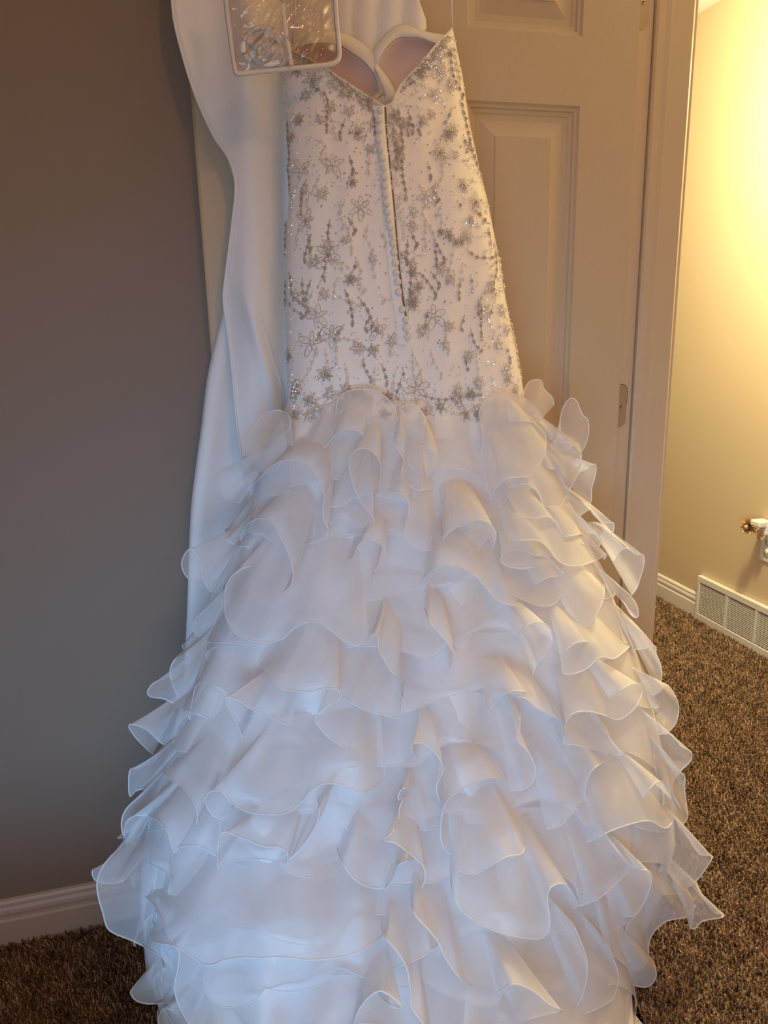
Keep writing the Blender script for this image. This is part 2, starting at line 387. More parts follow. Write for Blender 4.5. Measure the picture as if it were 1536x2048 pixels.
for i in range(120):
    a = rng.uniform(0, 6.283); el = rng.uniform(-.1, 1.2); L_ = rng.uniform(.028, .038)
    d = math.cos(el)*(math.cos(a)*u_+math.sin(a)*w_)+math.sin(el)*ax; s_ = np.cross(d, rng.normal(size=3)); s_ /= np.linalg.norm(s_)
    n_ = np.cross(d, s_)
    pm = MB(); pm.add([cc+s_*.0006, cc-s_*.0006, cc+d*L_*.6-s_*.0026+n_*.0010, cc+d*L_*.6+s_*.0026+n_*.0010, cc+d*L_, cc+d*L_*.6-n_*.0004], [(0, 1, 2, 5, 3), (3, 5, 4), (5, 2, 4), (0, 3, 4, 2, 1)])
    pm.obj('petal', GOLD, fl)
m = MB(); m.lathe([(.0001, .030), (.006, .029), (.009, .024), (.009, .004)], cc, ax, 12); m.obj('flower_centre', METAL, fl, True)

# ceiling lamps that give the warm light (just above the frame)
for nm, loc, lab in (('hall_ceiling_lamp', (1.63, 1.87, 2.30), 'frosted glass ceiling lamp in the hall beyond the doorway'), ('bedroom_ceiling_lamp', (.42, -.35, 2.27), 'frosted glass ceiling lamp in the bedroom behind the camera')):
    root = empty('ceiling_lamp', loc); tag(root, lab, 'lamp')
    m = MB(); m.lathe([(.0001, .14), (.10, .14), (.10, .115), (.0001, .115)], loc, (0, 0, 1), 24); m.obj('lamp_base', METAL, root, True)
    m = MB(); m.tube([(loc[0], loc[1], loc[2]+.115), (loc[0], loc[1], loc[2]-.03)], .012, 8); m.obj('lamp_stem', METAL, root, True)

# ------------------------------------------------------------------ carpet pile (real tufts where the floor can be seen)
gx, gy = np.meshgrid(np.arange(-.95, HX-.004, .0062), np.arange(.55, 3.3, .0062))
gx = gx.ravel()+rng.uniform(-.003, .003, gx.size); gy = gy.ravel()+rng.uniform(-.003, .003, gy.size)
P = np.stack([gx, gy, np.zeros_like(gx)], 1)
V = P-CAM; z = V@FW; pxs = 768+FPX*(V@RT)/z; pys = 1024-FPX*(V@UP)/z
keep = (pxs > -420) & (pxs < 1800) & (pys < 2200)
keep &= ~((gx > .05) & (gx < .62) & (gy > .85)) & ~((gy > WY-.016) & (gx < 1.066) & (gy < WY+.14)) & ~((gy > WY+.1) & (pxs < 1230))
keep &= ~((gx > HX-.024) & (gy < VY1+.003)) & (gx < HX-.016)
keep &= (gy < 2.2) | (rng.random(gx.size) < .75)
P = P[keep]; n = len(P)
H = rng.uniform(.009, .016, n); az = rng.uniform(0, 6.283, n); lean = rng.uniform(.002, .008, n); rad = rng.uniform(.0013, .0026, n)
tone = np.clip(rng.beta(1.6, 1.7, n)+.18*np.sin(P[:, 0]*55+np.sin(P[:, 1]*40)*2)*np.sin(P[:, 1]*63), 0, 1)
verts = np.zeros((n, 10, 3)); k3 = np.arange(3)*2.0944
for lvl, (hf, rf) in enumerate(((0, 1.0), (.5, 1.25), (.9, .8))):
    tw = az[:, None]+k3[None]+lvl*.9
    verts[:, lvl*3:lvl*3+3, 0] = P[:, 0, None]+np.cos(az)[:, None]*lean[:, None]*hf**1.5+np.cos(tw)*rad[:, None]*rf
    verts[:, lvl*3:lvl*3+3, 1] = P[:, 1, None]+np.sin(az)[:, None]*lean[:, None]*hf**1.5+np.sin(tw)*rad[:, None]*rf
    verts[:, lvl*3:lvl*3+3, 2] = H[:, None]*hf
verts[:, 9, 0] = P[:, 0]+np.cos(az)*lean*1.1; verts[:, 9, 1] = P[:, 1]+np.sin(az)*lean*1.1; verts[:, 9, 2] = H
fq = []
for lvl in (0, 1):
    for j in range(3):
        a, b2 = lvl*3+j, lvl*3+(j+1) % 3; fq += [[a, b2, b2+3], [a, b2+3, a+3]]
for j in range(3): fq.append([6+j, 6+(j+1) % 3, 9])
fq = np.array(fq); faces = (fq[None]+np.arange(n)[:, None, None]*10).reshape(-1, 3)
me = bpy.data.meshes.new('carpet_pile'); me.vertices.add(n*10); me.vertices.foreach_set('co', verts.reshape(-1).astype(np.float32))
me.loops.add(faces.size); me.loops.foreach_set('vertex_index', faces.reshape(-1).astype(np.int32))
me.polygons.add(len(faces)); me.polygons.foreach_set('loop_start', np.arange(0, faces.size, 3, dtype=np.int32)); me.polygons.foreach_set('loop_total', np.full(len(faces), 3, np.int32))
me.update(calc_edges=True)
at_ = me.attributes.new('tone', 'FLOAT', 'POINT'); at_.data.foreach_set('value', np.repeat(tone, 10).astype(np.float32))
me.materials.append(CARPET)
o = bpy.data.objects.new('carpet_pile', me); COL.objects.link(o); o.parent = floor; o['kind'] = 'stuff'
print('tufts', n)

# ------------------------------------------------------------------ the garment bag behind the dress
bag = empty('garment_bag', (.35, 1.42, .3)); tag(bag, 'white fabric garment bag hanging open behind the beaded wedding gown', 'garment bag')
LE = [(330, -420), (338, -200), (341, -80), (344, 0), (352, 60), (385, 175), (425, 268), (458, 318), (471, 370), (464, 450), (452, 545), (447, 600), (455, 661), (465, 747), (472, 832), (482, 910), (500, 1020), (515, 1200), (525, 1400)]
le = resample(spline(LE), 110)
def foldY(px, py):
    k = 1.0
    r = 1.402
    r -= .030*math.exp(-((px-492-.02*py)/42)**2)        # rounded fold
    r += .020*math.exp(-((px-572)/20)**2)          # recess beside the bodice
    r -= .012*abs(math.sin(px*.062+py*.004))**.6*min(1, max(0, (px-640)/60))*(1 if py < 400 else .4)
    r += .006*math.sin(px*.035-py*.012)*max(0, min(1, (py-450)/200))
    r -= .010*math.exp(-(((px-505)-(py-640)*.28)/14)**2)*max(0, min(1, (py-560)/80))
    return r
def redge(y): return np.interp(y, [-200, 0, 50, 150, 400, 1400], [815, 838, 856, 800, 760, 900])
G = []
for (x, y) in le:
    xr = redge(y); row = []
    for j in range(90):
        t = j/89; px = x+(xr-x)*t; row.append(onY(px, y, foldY(px, y)))
    G.append(row)
fp = grid('front_panel', np.array(G), BAGM, bag); sm = fp.modifiers.new('s', 'SOLIDIFY'); sm.thickness = .0012
m = MB(); E1 = np.array([onY(x, y, foldY(x, y)-.001) for x, y in le]); m.tube(E1, .0022, 6); m.obj('edge_binding', BAGM, bag, True)
E2 = np.array([onY(x+7, y, foldY(x+7, y)-.0012) for x, y in le[:60]]); m = MB(); m.tube(E2, .0009, 5); m.obj('seam_stitching', BAGM, bag, True)
m = MB(); m.tube([onY(x, y, foldY(x, y)-.001) for x, y in resample(spline([(520, 625), (535, 680), (552, 735), (570, 795)]), 20)], .0009, 5); m.obj('seam_stitching', BAGM, bag, True)
LB = [(430, 150), (450, 300), (473, 386), (462, 470), (453, 545), (446, 586), (444, 625), (427, 695), (413, 764), (403, 850), (392, 930), (381, 1030), (375, 1200), (369, 1330), (365, 1450), (370, 1560)]
lb = resample(spline(LB), 90); G = []
for (x, y) in lb:
    row = []
    for j in range(50):
        t = j/49; px = x+(820-x)*t
        row.append(onY(px, y, 1.436-.012*math.exp(-((px-x-18)/22)**2)+.004*math.sin(px*.05+y*.01)))
    G.append(row)
bp = grid('back_panel', np.array(G), BAGM, bag); sm = bp.modifiers.new('s', 'SOLIDIFY'); sm.thickness = .0012

# ------------------------------------------------------------------ the dress body
RW = [40, 60, 150, 200, 250, 300, 350, 400, 450, 500, 550, 600, 650, 700, 750, 800, 840, 900, 1000, 1100, 1200, 1300, 1400, 1500, 1600, 1700, 1800, 1900, 1960, 2060, 2300]
XL = [574, 568, 562, 568, 572, 575, 576, 578, 572, 570, 568, 570, 572, 573, 573, 575, 562, 525, 505, 470, 440, 400, 365, 335, 305, 285, 280, 290, 300, 330, 340]
XR = [902, 906, 925, 932, 940, 951, 962, 975, 985, 995, 1003, 1012, 1022, 1033, 1042, 1050, 1062, 1100, 1135, 1180, 1228, 1270, 1302, 1325, 1345, 1350, 1320, 1262, 1262, 1268, 1275]
YR = [40, 150, 400, 800, 1000, 1300, 1600, 1800, 2060, 2300]
YS = [1.335, 1.325, 1.30, 1.27, 1.255, 1.215, 1.155, 1.09, .985, .93]
YB = [.055, .065, .075, .085, .125, .19, .22, .22, .20, .18]
xl = lambda y: float(np.interp(y, RW, XL)); xr_ = lambda y: float(np.interp(y, RW, XR))
ysil = lambda y: float(np.interp(y, YR, YS)); ybul = lambda y: float(np.interp(y, YR, YB))
def surfY(px, py, fold=True):
    a, b2 = xl(py), xr_(py); t = (px-(a+b2)/2)/((b2-a)/2)
    q = math.sqrt(max(0, 1-t*t))
    Y = ysil(py)-ybul(py)*q**.9
    if fold and py > 860:
        k = min(1, (py-860)/300)
        Y -= k*.010*(math.sin(px*.028+math.sin(py*.006)*2)+.6*math.sin(px*.061+1.3))*q
        # two lobes with a valley down the middle of the skirt
        Y += k*.045*math.exp(-((px-(795+.0*(py-900)))/60)**2)*min(1, max(0, (py-950)/500))
    return Y
def S(px, py, off=0.0): return onY(px, py, surfY(px, py)-off)

dress = empty('wedding_dress', (.45, 1.2, 0)); tag(dress, 'strapless white wedding gown, beaded bodice with button back and ruffled organza skirt', 'dress')
# neckline
NK = np.array([(560, 84), (568, 92), (600, 108), (648, 134), (690, 162), (727, 186), (758, 206), (770, 212), (784, 206), (790, 188), (800, 168), (836, 131), (872, 87), (901, 58), (906, 52), (930, 60)], float)
def neck(px): return float(np.interp(px, NK[:, 0], NK[:, 1]))
rowsN = 150; colsN = 96
G = np.zeros((colsN, rowsN, 3))
for i in range(colsN):
    t = math.sin((i/(colsN-1)-.5)*math.pi)         # denser at the sides
    y0 = 150.
    for _ in range(8): y0 = neck((xl(y0)+xr_(y0))/2+(xr_(y0)-xl(y0))/2*t)
    for j in range(rowsN):
        y = y0+(880-y0)*j/(rowsN-1); a, b2 = xl(y), xr_(y)
        px = (a+b2)/2+(b2-a)/2*t
        Y = ysil(y)-ybul(y)*math.sqrt(max(0, 1-t*t))**.9
        # soft vertical pulls of the satin
        Y -= .0016*math.sin(px*.09+y*.004)*math.sqrt(max(0, 1-t*t))
        G[i, j] = onY(px, y, Y)
bod = grid('bodice', G, SATIN, dress)
sm = bod.modifiers.new('s', 'SOLIDIFY'); sm.thickness = .002; sm.offset = -1 if False else 1
bv = BVHTree.FromPolygons([tuple(map(float, v)) for v in G.reshape(-1, 3)], [tuple(p.vertices) for p in bod.data.polygons])
def hit(px, py, off=.002):
    d = Vector(ray(px, py)).normalized(); r = bv.ray_cast(Vector(CAM), d)
    if r[0] is None: return None
    n_ = np.array(r[1]);
    if n_@np.array(d) > 0: n_ = -n_
    return np.array(r[0])+n_*off, n_
# far side of the bodice (the gown's front), a closed shell towards the bag
G = np.zeros((60, 60, 3))
for i in range(60):
    t = math.sin((i/59-.5)*math.pi)
    for j in range(60):
        y = 216+(900-216)*j/59; a, b2 = xl(y), xr_(y)
        G[i, j] = onY((a+b2)/2+(b2-a)/2*t, y, ysil(y)+.045*math.sqrt(max(0, 1-t*t)))
grid('bodice_front', G, SATIN, dress)
# neckline cord
m = MB(); pts = [hit(x, y+2.5, .001) for x, y in resample(NK[1:15], 90)]
pts = [p[0] for p in pts if p is not None]; m.tube(pts, .0017, 6); m.obj('neckline_piping', FACING, dress, True)
m = MB(); p0 = onY(905, 54, 1.31); m.tube([p0, onY(903, 20, 1.32), onY(903, -60, 1.33)], .0014, 5); m.obj('hanger_loop', FACING, dress, True)
m = MB(); m.tube([onY(585, 85, 1.31), onY(590, 20, 1.32), onY(592, -60, 1.33)], .0014, 5); m.obj('hanger_loop', FACING, dress, True)

# cups: facing bands and blush linings
def loft(name, A, B, yA, yB, mm, n=40, k=10, bulge=0.0, thick=.0015, parent=dress):
    A = resample(spline(A), n); B = resample(spline(B), n); G = np.zeros((n, k, 3))
    yA = np.interp(np.linspace(0, 1, n), np.linspace(0, 1, len(yA)), yA); yB = np.interp(np.linspace(0, 1, n), np.linspace(0, 1, len(yB)), yB)
    for i in range(n):
        for j in range(k):
            v_ = j/(k-1); p = A[i]*(1-v_)+B[i]*v_
            G[i, j] = onY(p[0], p[1], yA[i]*(1-v_)+yB[i]*v_+bulge*math.sin(math.pi*v_)*math.sin(math.pi*min(1, max(0, i/(n-1)))))
    o = grid(name, G, mm, parent)
    if thick: s = o.modifiers.new('s', 'SOLIDIFY'); s.thickness = thick
    return o
Lo = [(572, 90), (590, 74), (615, 66), (650, 63), (680, 66), (706, 76), (732, 92), (750, 110), (755, 128), (757, 150)]
Li = [(575, 112), (592, 98), (615, 90), (650, 86), (681, 92), (701, 104), (727, 123), (745, 144), (752, 160), (757, 178)]
Ri = [(757, 150), (758, 126), (766, 105), (781, 87), (797, 76), (820, 75), (841, 76), (867, 86), (890, 92)]
Ro_ = [(748, 140), (747, 105), (758, 87), (779, 63), (800, 50), (820, 54), (836, 60), (860, 66), (897, 72)]
loft('cup_facing', Lo, Li, [1.36, 1.365, 1.345], [1.35, 1.352, 1.335], FACING, bulge=-.006)
loft('cup_facing', Ro_, Ri, [1.345, 1.362, 1.36], [1.335, 1.352, 1.35], FACING, bulge=-.006)
loft('cup_lining', Li, [(570, 150), (600, 170), (650, 190), (690, 205), (720, 212), (740, 214), (752, 212)], [1.351, 1.353, 1.338], [1.345, 1.345, 1.34], PINK, bulge=.030, k=24)
loft('cup_lining', Ri, [(760, 205), (775, 214), (795, 214), (820, 200), (850, 170), (880, 130), (905, 100)], [1.338, 1.353, 1.35], [1.335, 1.345, 1.345], PINK, bulge=.028, k=24)
# centre folds of the facing
loft('centre_fold', [(752, 128), (766, 145), (780, 165), (790, 188), (792, 205)], [(749, 135), (758, 155), (768, 178), (771, 195), (765, 212)], [1.336, 1.325, 1.325], [1.325, 1.31, 1.315], FACING, bulge=-.007)
loft('centre_fold', [(752, 140), (757, 160), (762, 175), (764, 186), (752, 200)], [(748, 140), (755, 165), (757, 180), (750, 190), (742, 196)], [1.34, 1.335, 1.33], [1.345, 1.34, 1.335], FACING, bulge=-.004)
loft('centre_fold', [(742, 194), (756, 198), (768, 190), (782, 194), (792, 188)], [(752, 214), (762, 216), (772, 216), (782, 216), (794, 206)], [1.33, 1.322, 1.33], [1.325, 1.318, 1.325], FACING, bulge=-.004)

# closure: slit, placket and covered buttons
SL = [(770, 214), (774, 280), (781, 350), (788, 420), (793, 480), (799, 545), (806, 600), (812, 636)]
sl = resample(spline(SL), 60)
m = MB(); m.tube([hit(x, y, .0002)[0] for x, y in sl], .0016, 5); m.obj('zipper', mat('zipper_tape', (.22, .15, .10), .7), dress, True)
m = MB(); m.tube([hit(x+3.2, y, .0008)[0] for x, y in sl], .0012, 5); m.obj('placket_edge', FACING, dress, True)
loftA = [(x-3, y) for x, y in sl[::6]]; G = []
for (x, y) in resample(spline(SL+[(816, 690)]), 70):
    G.append([hit(x+d, y, o_)[0] for d, o_ in ((-2, .001), (-2.5, .0032), (-8, .0040), (-17, .0036), (-22, .0012))])
grid('button_placket', np.array(G), SATIN, dress)
BT = [(760, 224), (757, 243), (757, 262), (757, 283), (760, 301), (763, 319), (766, 338), (767, 356), (768, 373), (769, 391), (771, 408), (773, 425), (775, 441), (777, 455), (780, 471), (783, 488), (785, 506), (788, 527), (790, 547), (793, 565), (795, 586), (803, 620), (810, 640), (811, 657), (814, 675)]
bme = MB(); bme.lathe([(.0050, -.001), (.0061, .0008), (.0060, .0026), (.0049, .0044), (.0028, .0054), (.0001, .0057)], (0, 0, 0), (0, 0, 1), 18)
bmesh_ = mesh('button', bme.v, bme.f); bmesh_.materials.append(BUTTON); bmesh_.polygons.foreach_set('use_smooth', [True]*len(bmesh_.polygons))
for (x, y) in BT:
    p, nn = hit(x, y, .0042); o = bpy.data.objects.new('button', bmesh_); COL.objects.link(o); o.parent = dress
    o.location = Vector(p)-dress.location; o.rotation_euler = Vector(nn).to_track_quat('Z', 'Y').to_euler()
    s_ = rng.uniform(.92, 1.05); o.scale = (s_, s_, 1)

# ------------------------------------------------------------------ beading
FL = [(626, 162, 16), (612, 192, 12), (878, 142, 15), (714, 267, 16), (666, 331, 22), (604, 341, 21), (880, 308, 20), (850, 393, 21), (720, 415, 23), (613, 442, 20), (866, 190, 12), (660, 215, 10), (599, 240, 11), (699, 225, 12), (722, 196, 12),
      (950, 405, 18), (933, 474, 19), (867, 632, 25), (982, 581, 23), (966, 622, 22), (1003, 622, 17), (657, 511, 22), (624, 686, 25), (663, 670, 22), (753, 660, 20), (635, 632, 22), (833, 777, 28), (652, 749, 15), (1011, 739, 16), (782, 682, 14), (579, 712, 15), (716, 697, 14),
      (635, 820, 13), (619, 802, 14), (661, 788, 15), (911, 797, 15), (930, 830, 13), (856, 820, 14), (955, 767, 14), (955, 832, 11), (590, 790, 13), (592, 770, 13), (825, 600, 14), (842, 662, 13), (900, 560, 13), (1003, 540, 12), (925, 372, 13), (905, 262, 12), (845, 243, 12), (898, 108, 9), (862, 230, 10),
      (800, 245, 11), (795, 300, 12), (790, 330, 10), (648, 590, 12), (701, 560, 12), (745, 520, 10), (890, 690, 12), (1015, 760, 14), (1030, 790, 10), (990, 810, 12), (880, 815, 12), (700, 790, 12), (735, 800, 12), (775, 795, 12), (1012, 660, 15), (995, 690, 12), (745, 700, 12), (940, 440, 10), (965, 340, 10), (938, 295, 10), (880, 465, 9), (930, 130, 9), (900, 170, 10), (640, 240, 9), (585, 275, 10), (745, 250, 10), (740, 300, 12), (705, 365, 10), (610, 380, 10), (690, 480, 9)]
def frame(nn, ang):
    a = np.cross(nn, [0, 0, 1.0]); a /= max(np.linalg.norm(a), 1e-9); b_ = np.cross(a, nn)   # a sideways, b_ up
    u = math.cos(ang)*a+math.sin(ang)*b_; return u, np.cross(nn, u)
PX = 1.0/FPX
def bead(mb, p, nn, ang, r, L=1.0):
    r = r*1.22
    u, v_ = frame(nn, ang); mb.blob(p, r, u=u, n=nn, su=L, sn=.9)
PR = .75
n_fl = 0
for i in range(46):     # smaller florets between the traced ones, thickest by the neckline, closure and hip band
    zone = i % 4
    if zone == 0: x = rng.uniform(590, 900); y = neck(x)+rng.uniform(10, 40)
    elif zone == 1: x = rng.uniform(580, 1040); y = rng.uniform(775, 835)
    elif zone == 2: y = rng.uniform(230, 620); x = np.interp(y, [r[1] for r in SL], [r[0] for r in SL])+rng.uniform(14, 40)
    else: y = rng.uniform(250, 780); x = rng.uniform(xl(y)+12, xr_(y)-12)
    if abs(x-np.interp(y, [b_[1] for b_ in BT], [b_[0] for b_ in BT])) < 20 and y < 700: x -= 40
    FL.append((x, y, rng.uniform(9, 14)))
for (x, y, R) in FL:
    R *= 1.12
    h_ = hit(x, y, .0015)
    if h_ is None: continue
    p, nn = h_; Rm = R*.00082
    th = MB(); bd = MB()
    npet = random.choice((5, 6, 6, 7)) if R > 11 else 5; a0 = rng.uniform(0, 6.28)
    for k in range(npet):
        a = a0+k*6.283/npet+rng.uniform(-.18, .18); L = Rm*rng.uniform(.75, 1.12); wd = L*rng.uniform(.20, .27)
        u, v_ = frame(nn, a)
        pts = []
        for s in np.linspace(0, 1, 13):
            q = 2*math.pi*s; tt = (1-math.cos(q))/2
            pts.append(p+u*(L*(.15+.85*tt))+v_*(wd*math.sin(q)*(1-.25*tt))+nn*(.0006+.001*math.sin(math.pi*tt)))
        th.tube(pts, .00042, 4, cap=False)
        if R > 12: bead(bd, p+u*L*.55+nn*.0008, nn, a, .0010, 1.7)
        if rng.random() < .5: bead(bd, p+u*L*1.08+nn*.0008, nn, a, .0011, 1.2)
        if rng.random() < .6:
            u2, _ = frame(nn, a+.5); bead(bd, p+u2*L*.5+nn*.0008, nn, a, .0009, 1.2)
    for k in range(7 if R > 11 else 4):
        u, v_ = frame(nn, rng.uniform(0, 6.28)); bead(bd, p+u*rng.uniform(.0012, .0036)+nn*.001, nn, rng.uniform(0, 6), rng.uniform(.0010, .0015), rng.uniform(1, 1.5))
    bead(bd, p+nn*.0018, nn, 0, .0021, 1.0)
    fo = th.obj('bead_flower', THREAD, dress); bd.obj('crystal_beads', BEAD if n_fl % 3 else BEAD2, fo); n_fl += 1
# chains of beads ending in a teardrop
def chain(pts, drop=True, small=False):
    pts = resample(spline(pts), max(4, int(sum(math.dist(a, b_) for a, b_ in zip(pts[:-1], pts[1:]))/3.3)))
    bd = MB(); n_ = 0; last = None
    for i, (x, y) in enumerate(pts):
        h_ = hit(x+rng.normal()*.5, y, .0016)
        if h_ is None: continue
        p, nn = h_; a = math.atan2(-(pts[min(i+1, len(pts)-1)][1]-pts[max(i-1, 0)][1]), pts[min(i+1, len(pts)-1)][0]-pts[max(i-1, 0)][0]+1e-6)
        if i % 4 == 3:
            for q in range(4):
                u, _ = frame(nn, q*1.57+.4); bead(bd, p+u*.0023, nn, 0, .0014)
            bead(bd, p+nn*.0012, nn, 0, .0012)
        else: bead(bd, p, nn, a, .0009+.0003*rng.random(), 1.35)
        last = (p, nn, a); n_ += 1
    if not n_: return
    if drop:
        p, nn, a = last; u, v_ = frame(nn, a)
        bd.tube([p+u*(.0052*(1-math.cos(q)))+v_*(.0024*math.sin(q))*(1) for q in np.linspace(0, 6.283, 13)], .0005, 4, cap=False)
        bead(bd, p+u*.0052, nn, a, .0014, 2.0); bead(bd, p+u*.0088, nn, a, .0011, 1.2)
    bd.obj('bead_chain', BEAD2 if random.random() < .5 else BEAD, dress)
CH = [[(580, 545), (583, 565), (585, 590), (600, 605), (620, 620)], [(605, 558), (606, 580), (608, 600)], [(575, 600), (590, 620), (612, 632)], [(622, 470), (615, 495), (609, 515)], [(600, 450), (594, 480)],
      [(660, 520), (690, 530), (710, 555), (730, 580)], [(735, 450), (732, 475), (745, 500)], [(700, 470), (703, 500)], [(710, 520), (722, 545), (716, 570)], [(604, 350), (590, 385), (585, 405)], [(613, 360), (602, 395)], [(640, 350), (625, 385), (612, 405)],
      [(850, 405), (845, 430), (860, 455), (868, 480)], [(852, 440), (848, 470), (850, 500)], [(875, 420), (882, 440), (880, 460)], [(868, 480), (880, 505), (890, 520)], [(838, 545), (855, 565), (872, 590)], [(862, 545), (880, 570)], [(905, 500), (900, 530), (890, 560)], [(933, 500), (955, 515), (990, 515)],
      [(990, 500), (992, 540), (985, 570)], [(950, 420), (970, 440)], [(940, 550), (944, 575)], [(975, 455), (980, 480)], [(920, 560), (916, 590)], [(626, 175), (650, 190), (657, 215)], [(680, 150), (700, 175), (725, 200), (745, 215)], [(655, 140), (680, 165), (705, 188)], [(730, 205), (745, 225), (750, 260)],
      [(668, 150), (690, 180)], [(590, 215), (585, 240)], [(640, 180), (660, 230), (668, 260)], [(690, 240), (678, 270)], [(880, 90), (865, 110), (850, 130), (835, 145)], [(895, 75), (880, 100), (860, 125), (840, 140)], [(810, 165), (825, 150), (845, 140)], [(800, 185), (815, 170), (830, 165)], [(880, 150), (878, 175)], [(905, 90), (912, 130), (918, 165)],
      [(900, 100), (905, 150), (925, 190)], [(920, 200), (930, 240), (938, 280)], [(940, 290), (950, 320), (962, 350)], [(795, 215), (800, 250), (805, 290)], [(785, 250), (790, 290), (792, 330)], [(800, 300), (805, 350), (812, 390)], [(795, 400), (802, 440), (808, 470)], [(815, 480), (812, 520)], [(822, 540), (820, 580)],
      [(880, 320), (885, 350), (870, 380)], [(900, 300), (920, 310)], [(690, 580), (700, 610), (705, 640)], [(670, 590), (690, 600), (720, 610)], [(720, 600), (735, 620), (745, 645)], [(760, 590), (770, 600)], [(633, 700), (620, 740), (600, 770)], [(650, 700), (655, 730)], [(670, 680), (700, 680), (725, 690)], [(725, 720), (735, 750), (750, 760)],
      [(940, 660), (950, 690), (965, 700)], [(960, 640), (962, 670)], [(860, 700), (870, 730), (885, 750)], [(950, 700), (955, 740), (958, 780)], [(890, 660), (895, 700)], [(1020, 640), (1030, 690), (1040, 740)], [(1010, 690), (1020, 720)], [(825, 700), (825, 740), (833, 770)], [(790, 740), (785, 770)], [(1000, 540), (1010, 580)], [(985, 480), (1000, 530)],
      [(600, 790), (630, 800), (660, 790), (700, 795)], [(760, 800), (800, 790), (830, 785)], [(840, 790), (880, 800), (920, 795), (960, 790)], [(870, 810), (900, 825), (935, 830)], [(575, 240), (577, 280), (580, 320)], [(577, 330), (580, 370)], [(573, 440), (571, 500)], [(572, 560), (572, 600)], [(660, 440), (655, 470)], [(690, 400), (680, 430), (690, 450)], [(630, 280), (650, 290), (640, 315)]]
for c in CH: chain(c)
for i in range(70):   # more short sprays
    y = rng.uniform(215, 800); a, b2 = xl(y), xr_(y); x = rng.uniform(a+14, b2-10)
    dxx = rng.uniform(-14, 14); chain([(x, y), (x+dxx*.4, y+rng.uniform(10, 15)), (x+dxx, y+rng.uniform(22, 34))], drop=rng.random() < .6)
# scattered seed beads: denser by the neckline, the sides and the closure
bd = MB(); cnt = 0
while cnt < 2700:
    y = rng.uniform(60, 845); a, b2 = xl(y), xr_(y); x = rng.uniform(a, b2)
    if y < neck(x)+2: continue
    dn = y-neck(x); t = abs(2*(x-a)/(b2-a)-1); dc = abs(x-np.interp(y, [r[1] for r in SL], [r[0] for r in SL])-12)
    w_ = .04+1.3*math.exp(-dn/28)+.5*math.exp(-(1-t)*14)+.4*math.exp(-dc/16)*(y < 640)+.9*math.exp(-abs(y-805)/22)
    if rng.random() > w_: continue
    bx = np.interp(y, [b_[1] for b_ in BT], [b_[0] for b_ in BT])
    if abs(x-bx) < 11 and y < 690: continue
    for _ in range(3):
        h_ = hit(x+rng.normal()*4, y+rng.normal()*4, .0014)
        if h_ is None: continue
        bead(bd, h_[0], h_[1], rng.uniform(0, 6.28), rng.uniform(.0008, .0014), rng.uniform(1, 1.9)); cnt += 1
o = bd.obj('seed_beads', BEAD, dress); o['kind'] = 'stuff'
bd = MB()
for i in range(350):
    y = rng.uniform(100, 845); a, b2 = xl(y), xr_(y); x = rng.uniform(a, b2)
    bx = np.interp(y, [b_[1] for b_ in BT], [b_[0] for b_ in BT])
    if y < neck(x)+2 or (abs(x-bx) < 11 and y < 690): continue
    h_ = hit(x, y, .0014)
    if h_: bead(bd, h_[0], h_[1], rng.uniform(0, 6.28), rng.uniform(.0009, .0013), rng.uniform(1, 1.6))
o = bd.obj('seed_beads', BEAD2, dress); o['kind'] = 'stuff'

# ------------------------------------------------------------------ underskirt
NR, NC = 120, 140; G = np.zeros((NC, NR, 3))
yrows = np.concatenate([np.linspace(830, 2060, NR-12), np.linspace(2085, 2300, 12)])
for i in range(NC):
    ang = 2*math.pi*i/NC; t = -math.cos(ang); front = math.sin(ang) >= 0
    for j, y in enumerate(yrows):
        a, b2 = xl(y), xr_(y); px = (a+b2)/2+(b2-a)/2*t
        if front: Y = surfY(px, y)
        else: Y = ysil(y)+min(.06+.25*max(0, (y-900)/1200), 1.42-ysil(y))*abs(math.sin(ang))
        p = rest(px, y, Y, .014) if y < 2065 else onY(px, y, Y)
        if not front: p = onY(px, y, Y); p[2] = onY(px, y, ysil(y))[2]; p[0] = onY(px, y, ysil(y))[0]
        p[2] = max(p[2], .012); G[i, j] = p
grid('underskirt', G, LINING, dress, closed=True)

